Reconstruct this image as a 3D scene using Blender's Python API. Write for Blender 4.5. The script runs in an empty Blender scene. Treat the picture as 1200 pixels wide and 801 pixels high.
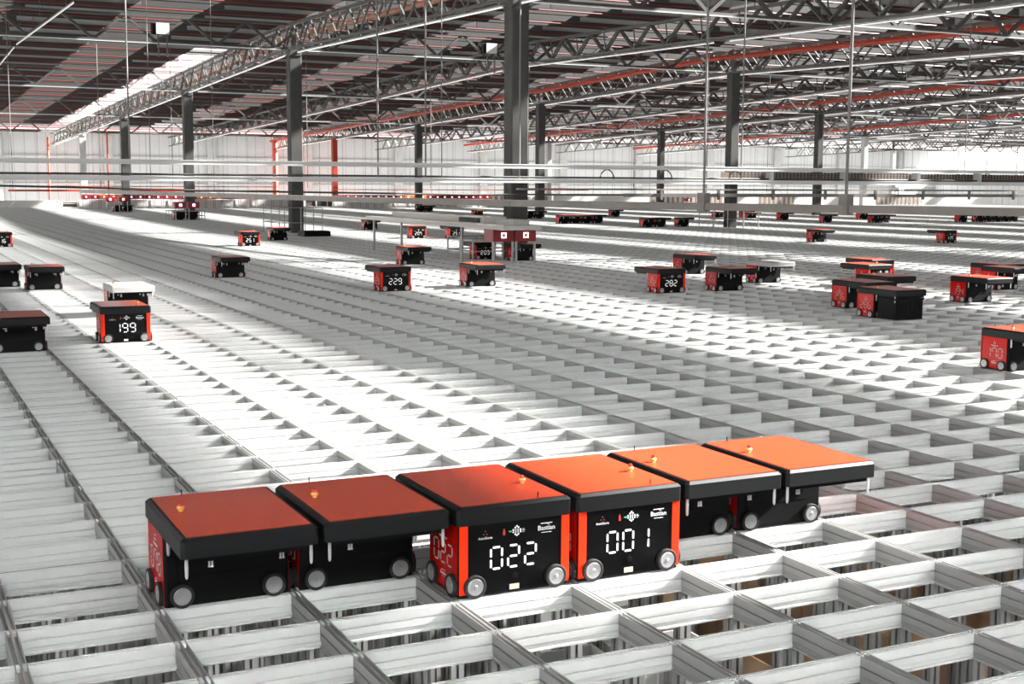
import bpy, math, random
from mathutils import Vector, Matrix
random.seed(7)
sc = bpy.context.scene
col = sc.collection
W, D = 0.705, 0.4958          # storage cell size, metres
PI = math.pi

# ------------------------------------------------------------------ materials
def mat(name, color, rough=0.5, metal=0.0, emit=None, estr=0.0, spec=None, coat=0.0):
    m = bpy.data.materials.new(name); m.use_nodes = True
    b = m.node_tree.nodes['Principled BSDF']
    b.inputs['Base Color'].default_value = (*color, 1)
    b.inputs['Roughness'].default_value = rough
    b.inputs['Metallic'].default_value = metal
    if spec is not None: b.inputs['Specular IOR Level'].default_value = spec
    if coat: b.inputs['Coat Weight'].default_value = coat; b.inputs['Coat Roughness'].default_value = 0.05
    if emit:
        b.inputs['Emission Color'].default_value = (*emit, 1)
        b.inputs['Emission Strength'].default_value = estr
    return m
def noisy(m, c1, c2, scale, detail=4, stretch=(1, 1, 1), rough=None):
    nt = m.node_tree; b = nt.nodes['Principled BSDF']
    tc = nt.nodes.new('ShaderNodeTexCoord'); mp = nt.nodes.new('ShaderNodeMapping')
    mp.inputs['Scale'].default_value = stretch
    n = nt.nodes.new('ShaderNodeTexNoise'); n.inputs['Scale'].default_value = scale; n.inputs['Detail'].default_value = detail
    r = nt.nodes.new('ShaderNodeValToRGB')
    r.color_ramp.elements[0].position = 0.3; r.color_ramp.elements[1].position = 0.7
    r.color_ramp.elements[0].color = (*c1, 1); r.color_ramp.elements[1].color = (*c2, 1)
    nt.links.new(tc.outputs['Object'], mp.inputs['Vector']); nt.links.new(mp.outputs[0], n.inputs['Vector'])
    nt.links.new(n.outputs[0], r.inputs[0]); nt.links.new(r.outputs[0], b.inputs['Base Color'])
    return m
M = {}
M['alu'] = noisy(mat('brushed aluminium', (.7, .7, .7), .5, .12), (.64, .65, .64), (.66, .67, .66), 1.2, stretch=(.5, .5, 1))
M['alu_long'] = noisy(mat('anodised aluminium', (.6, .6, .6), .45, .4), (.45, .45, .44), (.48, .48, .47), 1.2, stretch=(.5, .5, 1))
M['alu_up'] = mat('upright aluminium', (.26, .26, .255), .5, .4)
M['black'] = mat('black plastic', (.003, .003, .0035), .5, spec=.12)
M['cover'] = mat('charcoal cover', (.005, .0055, .006), .45, spec=.22)
M['rubber'] = mat('tyre rubber', (.02, .02, .02), .7, spec=.2)
M['disc'] = noisy(mat('steel wheel disc', (.7, .7, .7), .35, .6), (.36, .36, .36), (.5, .5, .5), 12)
M['toppanel'] = noisy(mat('orange red panel', (.6, .06, .02), .3, coat=.25), (.50, .042, .011), (.56, .052, .014), 60)
M['smoked'] = mat('smoked red panel', (.50, .005, .003), .25, spec=.25, coat=.06)
M['strip'] = mat('vivid orange red strip', (.90, .028, .002), .5, spec=.2)
M['gloss'] = mat('gloss black display', (.003, .003, .0035), .2, spec=.2)
M['white'] = mat('white print', (.9, .9, .9), .5)
M['led'] = mat('lit display segment', (.9, .9, .9), .5, emit=(1, 1, 1), estr=.9)
M['amber'] = mat('amber beacon body', (.9, .45, .12), .3)
M['redlens'] = mat('red beacon lens', (.6, .02, .01), .2)
M['pin'] = mat('white guide pin', (.75, .75, .75), .35, .3)
M['tan'] = mat('tan sticker', (.62, .45, .32), .7)
M['darkred'] = mat('dark red print', (.25, .02, .015), .5)
M['glarecover'] = mat('sun glare cover', (.5, .49, .47), .4)  # sun glare on cover and lid, put into the base colour
M['sideprint'] = mat('pale print', (.55, .5, .48), .5)
M['green'] = mat('green print', (.1, .7, .2), .5)
M['redprint'] = mat('red print', (.8, .06, .04), .5)
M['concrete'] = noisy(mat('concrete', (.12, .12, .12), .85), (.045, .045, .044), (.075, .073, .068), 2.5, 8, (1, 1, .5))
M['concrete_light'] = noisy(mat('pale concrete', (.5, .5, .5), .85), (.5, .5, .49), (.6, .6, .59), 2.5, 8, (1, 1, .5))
M['truss'] = mat('galvanised truss steel', (.09, .088, .082), .55, .3)
M['purlin'] = mat('grey brown purlin', (.065, .061, .058), .6, .2)
M['deck'] = noisy(mat('grey roof deck', (.36, .36, .37), .6), (.20, .20, .205), (.27, .27, .275), 1.2, 4, (.2, 4, 1))
M['redpipe'] = mat('red fire pipe', (.14, .009, .006), .5)
M['redpipe_bright'] = mat('orange red fire main', (.42, .04, .015), .5)
M['lamp'] = mat('lit strip lamp', (.9, .9, .9), .4, emit=(1, .99, .96), estr=.9)
M['lampdim'] = mat('dim strip lamp', (.6, .6, .6), .4, emit=(1, .99, .96), estr=.45)
M['whitebar'] = mat('white painted steel', (.72, .73, .72), .4)
M['greybar'] = noisy(mat('taupe grey steel duct', (.3, .28, .26), .5, .3), (.17, .155, .14), (.22, .20, .185), 2)
M['rod'] = mat('grey threaded rod', (.16, .155, .15), .5, .3)
M['cable'] = mat('dark cable', (.06, .055, .05), .6)
M['maroon'] = mat('maroon port housing', (.25, .006, .012), .4)
M['orange'] = mat('orange port housing', (.9, .22, .05), .4)
M['ring'] = mat('lit ring lamp', (1, 1, 1), .4, emit=(.85, .82, 1), estr=3.0)
M['ringwarm'] = mat('lit warm ring lamp', (1, 1, 1), .4, emit=(1, .9, .8), estr=3.0)
M['port'] = mat('light grey port bench', (.62, .60, .57), .5)
M['rail'] = mat('galvanised handrail', (.4, .4, .4), .4, .5)
M['brown'] = noisy(mat('dark brown infill panel', (.07, .05, .04), .6), (.05, .04, .03), (.10, .07, .055), 2)
M['slat'] = mat('tan fence slat', (.30, .22, .17), .6)
M['pale'] = mat('white fence panel', (.8, .79, .77), .5)
M['floor'] = noisy(mat('concrete floor', (.4, .4, .4), .7), (.16, .16, .155), (.2, .2, .195), 1)
M['bin'] = mat('grey storage bin', (.16, .165, .17), .5)
M['carton'] = mat('brown carton', (.42, .28, .17), .8)
M['sunbin'] = mat('sun patch white bin', (.85, .84, .82), .6)  # white stands for patches of direct sun under the grid

def wall_mat():
    m = mat('white metal cladding', (.75, .76, .76), .45)
    nt = m.node_tree; b = nt.nodes['Principled BSDF']
    tc = nt.nodes.new('ShaderNodeTexCoord'); sp = nt.nodes.new('ShaderNodeSeparateXYZ')
    add = nt.nodes.new('ShaderNodeMath'); add.operation = 'ADD'
    nt.links.new(tc.outputs['Object'], sp.inputs[0])
    nt.links.new(sp.outputs[0], add.inputs[0]); nt.links.new(sp.outputs[1], add.inputs[1])
    def line(period, width):
        mo = nt.nodes.new('ShaderNodeMath'); mo.operation = 'PINGPONG'; mo.inputs[1].default_value = period / 2
        nt.links.new(add.outputs[0], mo.inputs[0])
        lt = nt.nodes.new('ShaderNodeMath'); lt.operation = 'LESS_THAN'; lt.inputs[1].default_value = width
        nt.links.new(mo.outputs[0], lt.inputs[0]); return lt
    a = line(1.03, .045); c = line(2.7, .07)
    mx = nt.nodes.new('ShaderNodeMath'); mx.operation = 'MULTIPLY_ADD'; mx.inputs[1].default_value = .35
    nt.links.new(a.outputs[0], mx.inputs[0])
    m2 = nt.nodes.new('ShaderNodeMath'); m2.operation = 'MULTIPLY'; m2.inputs[1].default_value = .45
    nt.links.new(c.outputs[0], m2.inputs[0]); nt.links.new(m2.outputs[0], mx.inputs[2])
    mix = nt.nodes.new('ShaderNodeMix'); mix.data_type = 'RGBA'
    mix.inputs[6].default_value = (.80, .81, .81, 1); mix.inputs[7].default_value = (.22, .23, .23, 1)
    nt.links.new(mx.outputs[0], mix.inputs[0]); nt.links.new(mix.outputs[2], b.inputs['Base Color'])
    return m
M['wall'] = wall_mat()
def pane_mat(name, tint, mixf):
    m = bpy.data.materials.new(name); m.use_nodes = True
    nt = m.node_tree; nt.nodes.clear()
    o = nt.nodes.new('ShaderNodeOutputMaterial'); mx = nt.nodes.new('ShaderNodeMixShader'); mx.inputs[0].default_value = mixf
    t = nt.nodes.new('ShaderNodeBsdfTransparent'); t.inputs[0].default_value = (tint, tint, tint, 1)
    d = nt.nodes.new('ShaderNodeBsdfTranslucent'); d.inputs[0].default_value = (.95, .96, .96, 1)
    nt.links.new(t.outputs[0], mx.inputs[1]); nt.links.new(d.outputs[0], mx.inputs[2]); nt.links.new(mx.outputs[0], o.inputs[0])
    return m
M['pane'] = pane_mat('tinted skylight sheet', .4, .004)
M['pane2'] = pane_mat('light skylight sheet', .72, .004)
M['milky'] = pane_mat('milky glazing', .8, .03)
M['clearpane'] = pane_mat('window glass', .95, .03)

# ------------------------------------------------------------------ mesh helpers
class MB:
    def __init__(s): s.v = []; s.f = []
    def box(s, x0, x1, y0, y1, z0, z1):
        n = len(s.v)
        s.v += [(x0, y0, z0), (x1, y0, z0), (x1, y1, z0), (x0, y1, z0), (x0, y0, z1), (x1, y0, z1), (x1, y1, z1), (x0, y1, z1)]
        s.f += [tuple(n + i for i in q) for q in ((0, 3, 2, 1), (4, 5, 6, 7), (0, 1, 5, 4), (1, 2, 6, 5), (2, 3, 7, 6), (3, 0, 4, 7))]
        return s
    def bar(s, p, q, a, b=None):
        b = b or a
        p = Vector(p); q = Vector(q); d = (q - p).normalized()
        up = Vector((0, 0, 1)) if abs(d.z) < .95 else Vector((0, 1, 0))
        u = d.cross(up).normalized() * a / 2; w = u.normalized().cross(d).normalized() * b / 2
        n = len(s.v)
        for c in (p, q):
            for k in ((-1, -1), (1, -1), (1, 1), (-1, 1)): s.v.append(tuple(c + u * k[0] + w * k[1]))
        s.f += [tuple(n + i for i in t) for t in ((0, 1, 2, 3), (7, 6, 5, 4), (0, 4, 5, 1), (1, 5, 6, 2), (2, 6, 7, 3), (3, 7, 4, 0))]
        return s
    def lathe(s, prof, c=(0, 0, 0), axis='z', n=20):
        k0 = len(s.v)
        for (r, h) in prof:
            for i in range(n):
                a = 2 * PI * i / n; x, y = r * math.cos(a), r * math.sin(a)
                p = {'z': (x, y, h), 'y': (x, h, y), 'x': (h, x, y)}[axis]
                s.v.append((p[0] + c[0], p[1] + c[1], p[2] + c[2]))
        for j in range(len(prof) - 1):
            for i in range(n):
                a, b = k0 + j * n + i, k0 + j * n + (i + 1) % n
                s.f.append((a, b, b + n, a + n))
        s.f.append(tuple(k0 + i for i in range(n))[::-1]); s.f.append(tuple(k0 + (len(prof) - 1) * n + i for i in range(n)))
        return s
    def prism(s, poly, t0, t1, fn):
        n = len(poly); k = len(s.v)
        s.v += [fn(a, b, t0) for a, b in poly] + [fn(a, b, t1) for a, b in poly]
        for i in range(n): s.f.append((k + i, k + (i + 1) % n, k + n + (i + 1) % n, k + n + i))
        s.f.append(tuple(range(k + n - 1, k - 1, -1))); s.f.append(tuple(range(k + n, k + 2 * n)))
        return s
    def tube(s, pts, r, n=6):
        pts = [Vector(p) for p in pts]; k0 = len(s.v)
        for i, p in enumerate(pts):
            d = (pts[min(i + 1, len(pts) - 1)] - pts[max(i - 1, 0)]).normalized()
            up = Vector((0, 0, 1)) if abs(d.z) < .95 else Vector((1, 0, 0))
            u = d.cross(up).normalized(); w = u.cross(d)
            for j in range(n):
                a = 2 * PI * j / n; s.v.append(tuple(p + (u * math.cos(a) + w * math.sin(a)) * r))
        for i in range(len(pts) - 1):
            for j in range(n):
                a, b = k0 + i * n + j, k0 + i * n + (j + 1) % n; s.f.append((a, b, b + n, a + n))
        s.f.append(tuple(k0 + j for j in range(n))); s.f.append(tuple(k0 + (len(pts) - 1) * n + j for j in range(n))[::-1])
        return s
    def mesh(s, name, m, smooth=False):
        me = bpy.data.meshes.new(name); me.from_pydata(s.v, [], s.f); me.materials.append(m)
        import bmesh
        b = bmesh.new(); b.from_mesh(me); bmesh.ops.recalc_face_normals(b, faces=b.faces); b.to_mesh(me); b.free()
        if smooth:
            me.polygons.foreach_set('use_smooth', [True] * len(me.polygons))
            try: me.set_sharp_from_angle(angle=math.radians(35))
            except Exception: pass
        return me
    def build(s, name, m, parent=None, smooth=False, loc=None):
        return link(name, s.mesh(name, m, smooth), parent, loc)
def link(name, me, parent=None, loc=None):
    o = bpy.data.objects.new(name, me); col.objects.link(o)
    if parent: o.parent = parent
    if loc: o.location = loc
    return o
def tag(o, label, cat=None, group=None):
    o['label'] = label
    if cat: o['category'] = cat
    if group: o['group'] = group
    return o
def thing(name, label, cat, loc=(0, 0, 0), rz=0, group=None):
    o = link(name, None, None, loc); o.rotation_euler.z = rz
    return tag(o, label, cat, group)
def struct(o): o['kind'] = 'structure'; return o

# ------------------------------------------------------------------ storage grid
GX0, GX1 = -4, 174           # long rail indices
GY0, GY1 = -7, 222           # cross rail indices (y = k*D)
def rail_profile(h, w):
    a = w / 2
    p = [(-a, -h), (a, -h), (a, -h + .010), (a - .007, -h + .014), (a - .004, -.092), (a, -.088), (a, -.054), (a - .008, -.052), (a - .008, -.046), (a, -.044), (a, 0),
         (a - .005, 0), (a - .005, -.022), (.005, -.022), (.005, 0)]
    q = [(-x, z) for x, z in reversed(p[2:])]
    return p + q
PRL = rail_profile(.128, .056)
PRC = rail_profile(.125, .046)
grid = thing('storage_grid', 'large silver aluminium grid of open rectangular cells carrying the robots', 'storage grid', (0, 0, 0))
def long_rail(b, i): b.prism(PRL, GY0 * D, GY1 * D, lambda a, z, t: (i * W + a, t, z))
def cross_rail(b, k): b.prism(PRC, GX0 * W, GX1 * W, lambda a, z, t: (t, k * D - a, z))
rest = MB()
for i in range(GX0, GX1 + 1):
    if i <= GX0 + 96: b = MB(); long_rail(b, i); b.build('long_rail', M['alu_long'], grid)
    else: long_rail(rest, i)
o = rest.build('distant_long_rails', M['alu_long'], grid); o['kind'] = 'stuff'
rest = MB()
for k in range(GY0, GY1 + 1):
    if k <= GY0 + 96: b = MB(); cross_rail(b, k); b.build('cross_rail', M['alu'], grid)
    else: cross_rail(rest, k)
o = rest.build('distant_cross_rails', M['alu'], grid); o['kind'] = 'stuff'
# uprights under the nodes
FZ = -5.4
ub = MB()
for sx in (-1, 1):
    for sy in (-1, 1):
        ub.box(min(sx * .008, sx * .036), max(sx * .008, sx * .036), min(sy * .008, sy * .036), max(sy * .008, sy * .036), FZ, -.128)
ub.box(-.014, .014, -.014, .014, FZ, -.128)
ume = ub.mesh('upright', M['alu_up'])
cam_xy = Vector((-.4854, -6.472))
nodes = [(i, k) for i in range(-3, 18) for k in range(-6, 22)]
nodes.sort(key=lambda n: (Vector((n[0] * W, n[1] * D)) - cam_xy).length + (30 if n[1] < -3 or n[0] < 0 else 0))
rb = MB()
for n, (i, k) in enumerate(nodes):
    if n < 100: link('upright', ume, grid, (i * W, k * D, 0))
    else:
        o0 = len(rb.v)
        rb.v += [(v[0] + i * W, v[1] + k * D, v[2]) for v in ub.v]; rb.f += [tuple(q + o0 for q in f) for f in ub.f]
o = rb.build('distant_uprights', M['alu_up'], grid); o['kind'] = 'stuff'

CT = [(7, 3), (7, 1), (6, -1), (8, 1), (9, 3), (8, -1), (10, 1), (9, -1)]
CW = [(5, 2), (4, 0), (5, 0)]
# bins stacked low in the cells
def bin_meshes(mt):
    b = MB(); x, y, h, t = .31, .215, .33, .012
    b.box(-x, x, -y, y, 0, .015)
    b.box(-x, -x + t, -y, y, .015, h); b.box(x - t, x, -y, y, .015, h); b.box(-x + t, x - t, -y, -y + t, .015, h); b.box(-x + t, x - t, y - t, y, .015, h)
    for i in range(7):
        xx = -x + .05 + i * .09
        b.box(xx, xx + .012, -y - .006, -y, .02, h - .03)
    return b.mesh('storage_bin', mt)
binm = bin_meshes(M['bin']); binw = bin_meshes(M['sunbin']); binc = bin_meshes(M['carton'])
BINS = []

# ------------------------------------------------------------------ robots
SEG = {'0': 'abcdef', '1': 'bc', '2': 'abged', '3': 'abgcd', '4': 'fgbc', '5': 'afgcd', '6': 'afgedc', '7': 'fabc', '8': 'abcdefg', '9': 'abcdfg'}
def digits_mesh(txt, h=.115, w=.064, pitch=.1, t=.0105, m=None):
    """seven segment digits in the local XZ plane facing -y, centred"""
    b = MB(); n = len(txt); x0 = -(n - 1) * pitch / 2; g = t * .9
    for i, ch in enumerate(txt):
        cx = x0 + i * pitch; xl, xr = cx - w / 2, cx + w / 2; zb, zm, zt = -h / 2, 0, h / 2
        def hor(z): b.prism([(xl + g, z), (xl + g + t / 2, z + t / 2), (xr - g - t / 2, z + t / 2), (xr - g, z), (xr - g - t / 2, z - t / 2), (xl + g + t / 2, z - t / 2)], -.002, 0, lambda a, c, y: (a, y, c))
        def ver(x, za, zc): b.prism([(x, za + g * .6), (x - t / 2, za + g), (x - t / 2, zc - g), (x, zc - g * .6), (x + t / 2, zc - g), (x + t / 2, za + g)], -.002, 0, lambda a, c, y: (a, y, c))
        for s in SEG.get(ch, ''):
            if s == 'a': hor(zt)
            if s == 'g': hor(zm)
            if s == 'd': hor(zb)
            if s == 'f': ver(xl, zm, zt)
            if s == 'b': ver(xr, zm, zt)
            if s == 'e': ver(xl, zb, zm)
            if s == 'c': ver(xr, zb, zm)
    return b.mesh('number', m or M['led'])
def text_mesh(txt, size, m, bold=False):
    c = bpy.data.curves.new('t', 'FONT'); c.body = txt; c.size = size; c.extrude = .0008; c.align_x = 'CENTER'; c.align_y = 'CENTER'
    c.resolution_u = 2
    if bold: c.offset = size * .02
    o = bpy.data.objects.new('t', c); col.objects.link(o)
    dg = bpy.context.evaluated_depsgraph_get(); dg.update()
    me = bpy.data.meshes.new_from_object(o.evaluated_get(dg)); me.name = 'lettering'
    me.transform(Matrix.Rotation(PI / 2, 4, 'X')); me.materials.clear(); me.materials.append(m)
    bpy.data.objects.remove(o); return me
T_store = text_mesh('AutoStore', .019, M['white'])
T_bast = text_mesh('Bastian', .037, M['white'])
def joinmesh(name, parts):
    import bmesh
    bm = bmesh.new()
    for me, mtx in parts:
        k = me.copy(); k.transform(mtx); bm.from_mesh(k); bpy.data.meshes.remove(k)
    out = bpy.data.meshes.new(name); bm.to_mesh(out); bm.free(); out.materials.append(M['white']); return out
Tr = Matrix.Translation
bar1 = MB().box(-.034, .034, -.001, 0, .024, .028).box(-.03, .03, -.001, 0, -.025, -.023).mesh('b', M['white'])
sw = MB().prism([(-.004, .024), (.012, .020), (.022, .014), (.008, .019)], -.001, 0, lambda a, c, y: (a, y, c)).mesh('s', M['white'])
LOGO = joinmesh('logo', [(T_bast, Tr((0, 0, 0))), (bar1, Tr((0, 0, 0))), (sw, Tr((0, 0, 0)))])
# small three-dot emblem above the maker's lettering
em = MB()
for a in (90, 210, 330):
    em.lathe([(.004, -.001), (.004, 0)], (.011 * math.cos(math.radians(a)), 0, .026 + .011 * math.sin(math.radians(a))), 'y', 8)
EMB = em.mesh('emblem', M['darkred'])
# status pictograms: bin outline, arrow, ring of small squares
pic = MB()
for (x, z) in [(-.0, .018), (.018, .018), (-.0, -.018), (.018, -.018), (-.012, .006), (.030, .006), (-.012, -.006), (.030, -.006), (.009, .026), (.009, -.024)]:
    pic.box(x - .0045, x + .0045, -.001, 0, z - .004, z + .004)
for (x, z) in [(-.004, .0), (.009, .0), (.022, .0)]:
    pic.box(x - .006, x - .004, -.001, 0, z - .011, z + .011); pic.box(x + .004, x + .006, -.001, 0, z - .011, z + .011)
pic.box(.040, .056, -.001, 0, -.001, .002); pic.box(.042, .052, -.001, 0, .007, .009); pic.box(.042, .052, -.001, 0, -.010, -.008)
PIC = pic.mesh('status_pictogram', M['white'])
pr = MB().box(-.062, -.050, -.001, 0, -.016, -.013).box(-.062, -.050, -.001, 0, .006, .009).box(-.062, -.059, -.001, 0, -.016, .009).box(-.053, -.050, -.001, 0, -.016, .009).box(-.059, -.054, -.001, 0, .013, .019).box(-.058, -.054, -.001, 0, -.008, .002)
PICR = pr.mesh('bin_pictogram', M['redprint'])
PICG = MB().box(-.034, -.022, -.001, 0, -.002, .002).prism([(-.024, -.006), (-.015, 0), (-.024, .006)], -.001, 0, lambda a, c, y: (a, y, c)).mesh('arrow_pictogram', M['green'])

def rrect(x0, x1, y0, y1, c):
    return [(x0 + c, y0), (x1 - c, y0), (x1, y0 + c), (x1, y1 - c), (x1 - c, y1), (x0 + c, y1), (x0, y1 - c), (x0, y0 + c)]
BX, BY = .322, .205
b = MB(); b.prism(rrect(-BX, BX, -BY, BY - .004, .012), .006, .395, lambda a, c, t: (a, c, t))
b.box(-.26, .26, -BY - .004, -BY + .01, .03, .34)
b.box(-BX + .02, BX - .02, -BY + .02, BY - .02, .008, .03)
for z in (.10, .105): b.box(-.2, .2, -BY - .006, -BY, z + .06, z + .062)
BODY = b.mesh('body', M['black'])
# cover: chamfered shell
b = MB(); CX, CY0, CY1 = .336, -.702, .212
lo = rrect(-CX, CX, CY0, CY1, .018); hi = rrect(-CX + .016, CX - .016, CY0 + .016, CY1 - .016, .014)
k = 0
b.v += [(x, y, .392) for x, y in lo] + [(x, y, .474) for x, y in lo] + [(x, y, .490) for x, y in hi]
for j in (0, 8):
    for i in range(8): b.f.append((j + i, j + (i + 1) % 8, j + 8 + (i + 1) % 8, j + 8 + i))
b.f.append(tuple(range(7, -1, -1))); b.f.append(tuple(range(16, 24)))
COVER = b.mesh('cover', M['cover'])
LIFT = MB().box(-.30, .30, -.665, -.235, .362, .392).mesh('lift_frame', M['black'])
TOP = MB().prism(rrect(-.304, .304, -.672, .184, .004), .490, .4935, lambda a, c, t: (a, c, t)).mesh('top_panel', M['toppanel'])
PCOVER = COVER.copy(); PCOVER.materials.clear(); PCOVER.materials.append(M['glarecover'])
PTOP = TOP.copy(); PTOP.materials.clear(); PTOP.materials.append(M['glarecover'])
BASE = MB().lathe([(.012, .0), (.012, .006), (.019, .012), (.021, .019), (.015, .027), (.010, .030)], (0, 0, 0), 'z', 16).mesh('beacon', M['amber'], True)
LENS = MB().lathe([(.0125, .028), (.013, .036), (.009, .043), (.004, .045)], (0, 0, 0), 'z', 16).mesh('lens', M['redlens'], True)
ANT = MB().lathe([(.003, 0), (.003, .028), (.004, .030), (.002, .034)], (0, 0, 0), 'z', 8).mesh('antenna', M['black'])
def wheel_meshes(axis, s):
    R = .062
    tyre = MB().lathe([(.045, s * .0), (.058, s * .0), (R, s * .003), (R, s * .021), (.059, s * .024), (.048, s * .024), (.046, s * .020)], (0, 0, 0), axis, 28).mesh('wheel', M['rubber'], True)
    d = MB().lathe([(.046, s * .002), (.046, s * .021), (.042, s * .024), (.030, s * .0225), (.012, s * .0225), (.009, s * .026), (.003, s * .026)], (0, 0, 0), axis, 24)
    for a in range(3):
        ca, sa = .026 * math.cos(a * 2.094 + .5), .026 * math.sin(a * 2.094 + .5)
        d.lathe([(.0028, s * .022), (.0028, s * .025)], (ca, 0, sa) if axis == 'y' else (0, ca, sa), axis, 6)
    return tyre, d.mesh('wheel_disc', M['disc'], True)
WY = {s: wheel_meshes('y', s) for s in (-1, 1)}; WX = {s: wheel_meshes('x', s) for s in (-1, 1)}
PIN = MB().lathe([(.004, -.105), (.008, -.095), (.009, -.05), (.008, -.006), (.010, 0)], (0, 0, 0), 'z', 10).mesh('guide_pin', M['pin'], True)
GRIP = MB().box(-.012, .012, -.006, .006, -.008, 0).box(-.011, -.004, -.006, .006, -.042, -.008).box(.003, .010, -.006, .006, -.042, -.008).box(-.013, -.002, -.006, .006, -.048, -.042).box(.001, .012, -.006, .006, -.048, -.042).mesh('gripper', M['pin'])
FPAN = MB().box(-.276, .276, -.004, 0, -.19, .18).mesh('display_panel', M['gloss'])
STR = MB().prism(rrect(-.024, .024, -.006, 0, .001), -.185, .185, lambda a, c, t: (a, c, t)).mesh('corner_strip', M['strip'])
SPAN = MB().box(-.185, .185, -.003, 0, -.188, .182).mesh('side_panel', M['smoked'])
LABEL = MB().box(-.028, .028, -.002, 0, -.014, .014).mesh('sticker', M['tan'])
SENS = MB().lathe([(.018, -.003), (.018, 0)], (0, 0, 0), 'y', 16).lathe([(.010, -.006), (.010, -.003)], (0, 0, 0), 'y', 12).mesh('sensor', M['black'])
SIDELOGO = joinmesh('maker_lettering', [(T_store, Tr((0, 0, .085)) @ Matrix.Scale(1.25, 4)), (T_bast, Tr((0, 0, -.115)) @ Matrix.Scale(.7, 4)), (bar1, Tr((0, 0, -.115)) @ Matrix.Scale(.7, 4)),
                                         (EMB, Tr((0, 0, .085)) @ Matrix.Scale(1.3, 4))])
NUM = {}
def robot(name_txt, i, k, kind, label, group=None, far=False, sidenum=True, pale=False):
    """i = cell column, k = index of the cross rail under the face turned to the viewer; kind S: overhang this way, N: overhang away"""
    rz = 0 if kind == 'S' else PI
    r = thing('storage_robot', label, 'robot', (i * W + W / 2, k * D + .215, 0), rz, group)
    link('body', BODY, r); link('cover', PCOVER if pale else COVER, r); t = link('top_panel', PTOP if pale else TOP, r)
    if not far:
        link('lift_frame', LIFT, r)
        bc = link('beacon', BASE, r, (-.225, -.17, .4935)); link('lens', LENS, bc)
        link('antenna', ANT, r, (-.15, .17, .490))
    for sx in (-1, 1):
        for (s, yy) in ((-1, -BY - .004), (1, BY - .002)):
            if far and ((kind == 'S') != (s == -1)): continue
            w = link('wheel', WY[s][0], r, (sx * .238, yy, .064)); link('wheel_disc', WY[s][1], w)
        for yy in (-.13, .13):
            if far and ((kind == 'S') != (sx == -1)): continue
            w = link('wheel', WX[sx][0], r, (sx * (BX + .001), yy, .064)); link('wheel_disc', WX[sx][1], w)
        for yy in (-.665, -.235):
            link('guide_pin', PIN, r, (sx * .305, yy, .392))
        if not far:
            for yy in (-.60, -.30): link('gripper', GRIP, r, (sx * .175, yy, .362))
        # side faces
        sp = link('side_panel', SPAN, r, (sx * BX, -.004, .207)); sp.rotation_euler.z = sx * PI / 2
        if name_txt and sidenum:
            key = ('s', name_txt)
            if key not in NUM: NUM[key] = digits_mesh(name_txt, m=M['sideprint'], h=.112, w=.062, pitch=.09, t=.009)
            link('number', NUM[key], sp, (0, -.003, .0))
            if not far: link('maker_lettering', SIDELOGO, sp, (0, -.0035, 0))
    fp = link('display_panel', FPAN, r, (0, BY - .004, .207)); fp.rotation_euler.z = PI
    for sx in (-1, 1):
        s = link('corner_strip', STR, r, (sx * .299, BY - .003, .209)); s.rotation_euler.z = PI
    if name_txt:
        key = ('f', name_txt)
        if key not in NUM: NUM[key] = digits_mesh(name_txt)
        link('number', NUM[key], fp, (-.01, -.004, -.005))
        if not far:
            link('maker_lettering', T_store, fp, (-.175, -.0045, .108)); link('emblem', EMB, fp, (-.175, -.0045, .108))
            link('supplier_logo', LOGO, fp, (.185, -.0045, .125))
            link('status_pictogram', PIC, fp, (.0, -.0045, .128)); link('bin_pictogram', PICR, fp, (-.01, -.0045, .128)); link('arrow_pictogram', PICG, fp, (-.005, -.0045, .128))
            link('sensor', SENS, fp, (0, -.004, -.112)); link('sticker', LABEL, fp, (-.005, -.0045, -.172))
    return r
R = []
def cellk(b): return -b
# foreground row
robot('078', 1, 0, 'S', 'black robot with dull red lid, leftmost of the foreground row')
robot('068', 2, 0, 'S', 'black robot with red lid, second from the left in the foreground row')
robot('022', 3, -1, 'N', 'black robot showing number 022 with glossy red lid and vivid red corner strips')
robot('001', 4, -1, 'N', 'black robot showing number 001 with orange lid in the foreground row')
robot('043', 5, 0, 'S', 'black robot with sunlit orange lid just right of the robot numbered 001')
robot('037', 6, 0, 'S', 'black robot with overhanging orange lid, rightmost of the foreground row')
# middle distance
robot('199', 3, 23, 'N', 'black robot showing number 199 with red sides at the left')
robot('120', 4, 31, 'S', 'robot with lid and cover painted pale as sun glare directly behind the robot numbered 199', pale=True)
robot('251', 15, 75, 'N', 'small robot showing number 251 with orange side, on a sunlit strip')
robot('207', 26, 83, 'N', 'small robot showing number 207 with bright orange sides')
robot('229', 12, 36, 'N', 'black robot showing number 229 left of the picture centre')
robot('282', 19, 31, 'N', 'black robot showing number 282 on its front and red side')
robot('021', 26, 30, 'N', 'robot showing number 021 with bright red side at the right')
robot('016', 4, 79, 'N', 'small robot showing number 16 cut by the left picture edge')
robot('291', 28, 82, 'N', 'dark robot showing number 291 just right of the robot numbered 207')
robot('203', 21, 55, 'N', 'dark robot with red side behind the guard rail of the widest column')
robot('117', 51, 62, 'N', 'small dark robot with lid reaching left, far right beyond the cluster')
robot('054', 28, 33, 'N', 'dark robot showing number 54 behind the robot numbered 021')
robot('233', 1, 22, 'S', 'large black robot with brown lid cut by the left picture edge')
robot('212', 3, 42, 'S', 'black robot with pale brown lid left of the robot numbered 199')
robot('219', 2, 44, 'S', 'black robot half cut by the left edge, beside a robot with pale brown lid')
robot('244', 9, 46, 'S', 'black robot with pale lid standing alone in the shaded strip')
robot('250', 18, 83, 'S', 'small black robot right beside the robot numbered 251')
robot('248', 28, 102, 'S', 'small dark robot with orange side alone above the centre left')
robot('213', 17, 52, 'S', 'black robot with orange side just behind the robot numbered 229')
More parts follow.
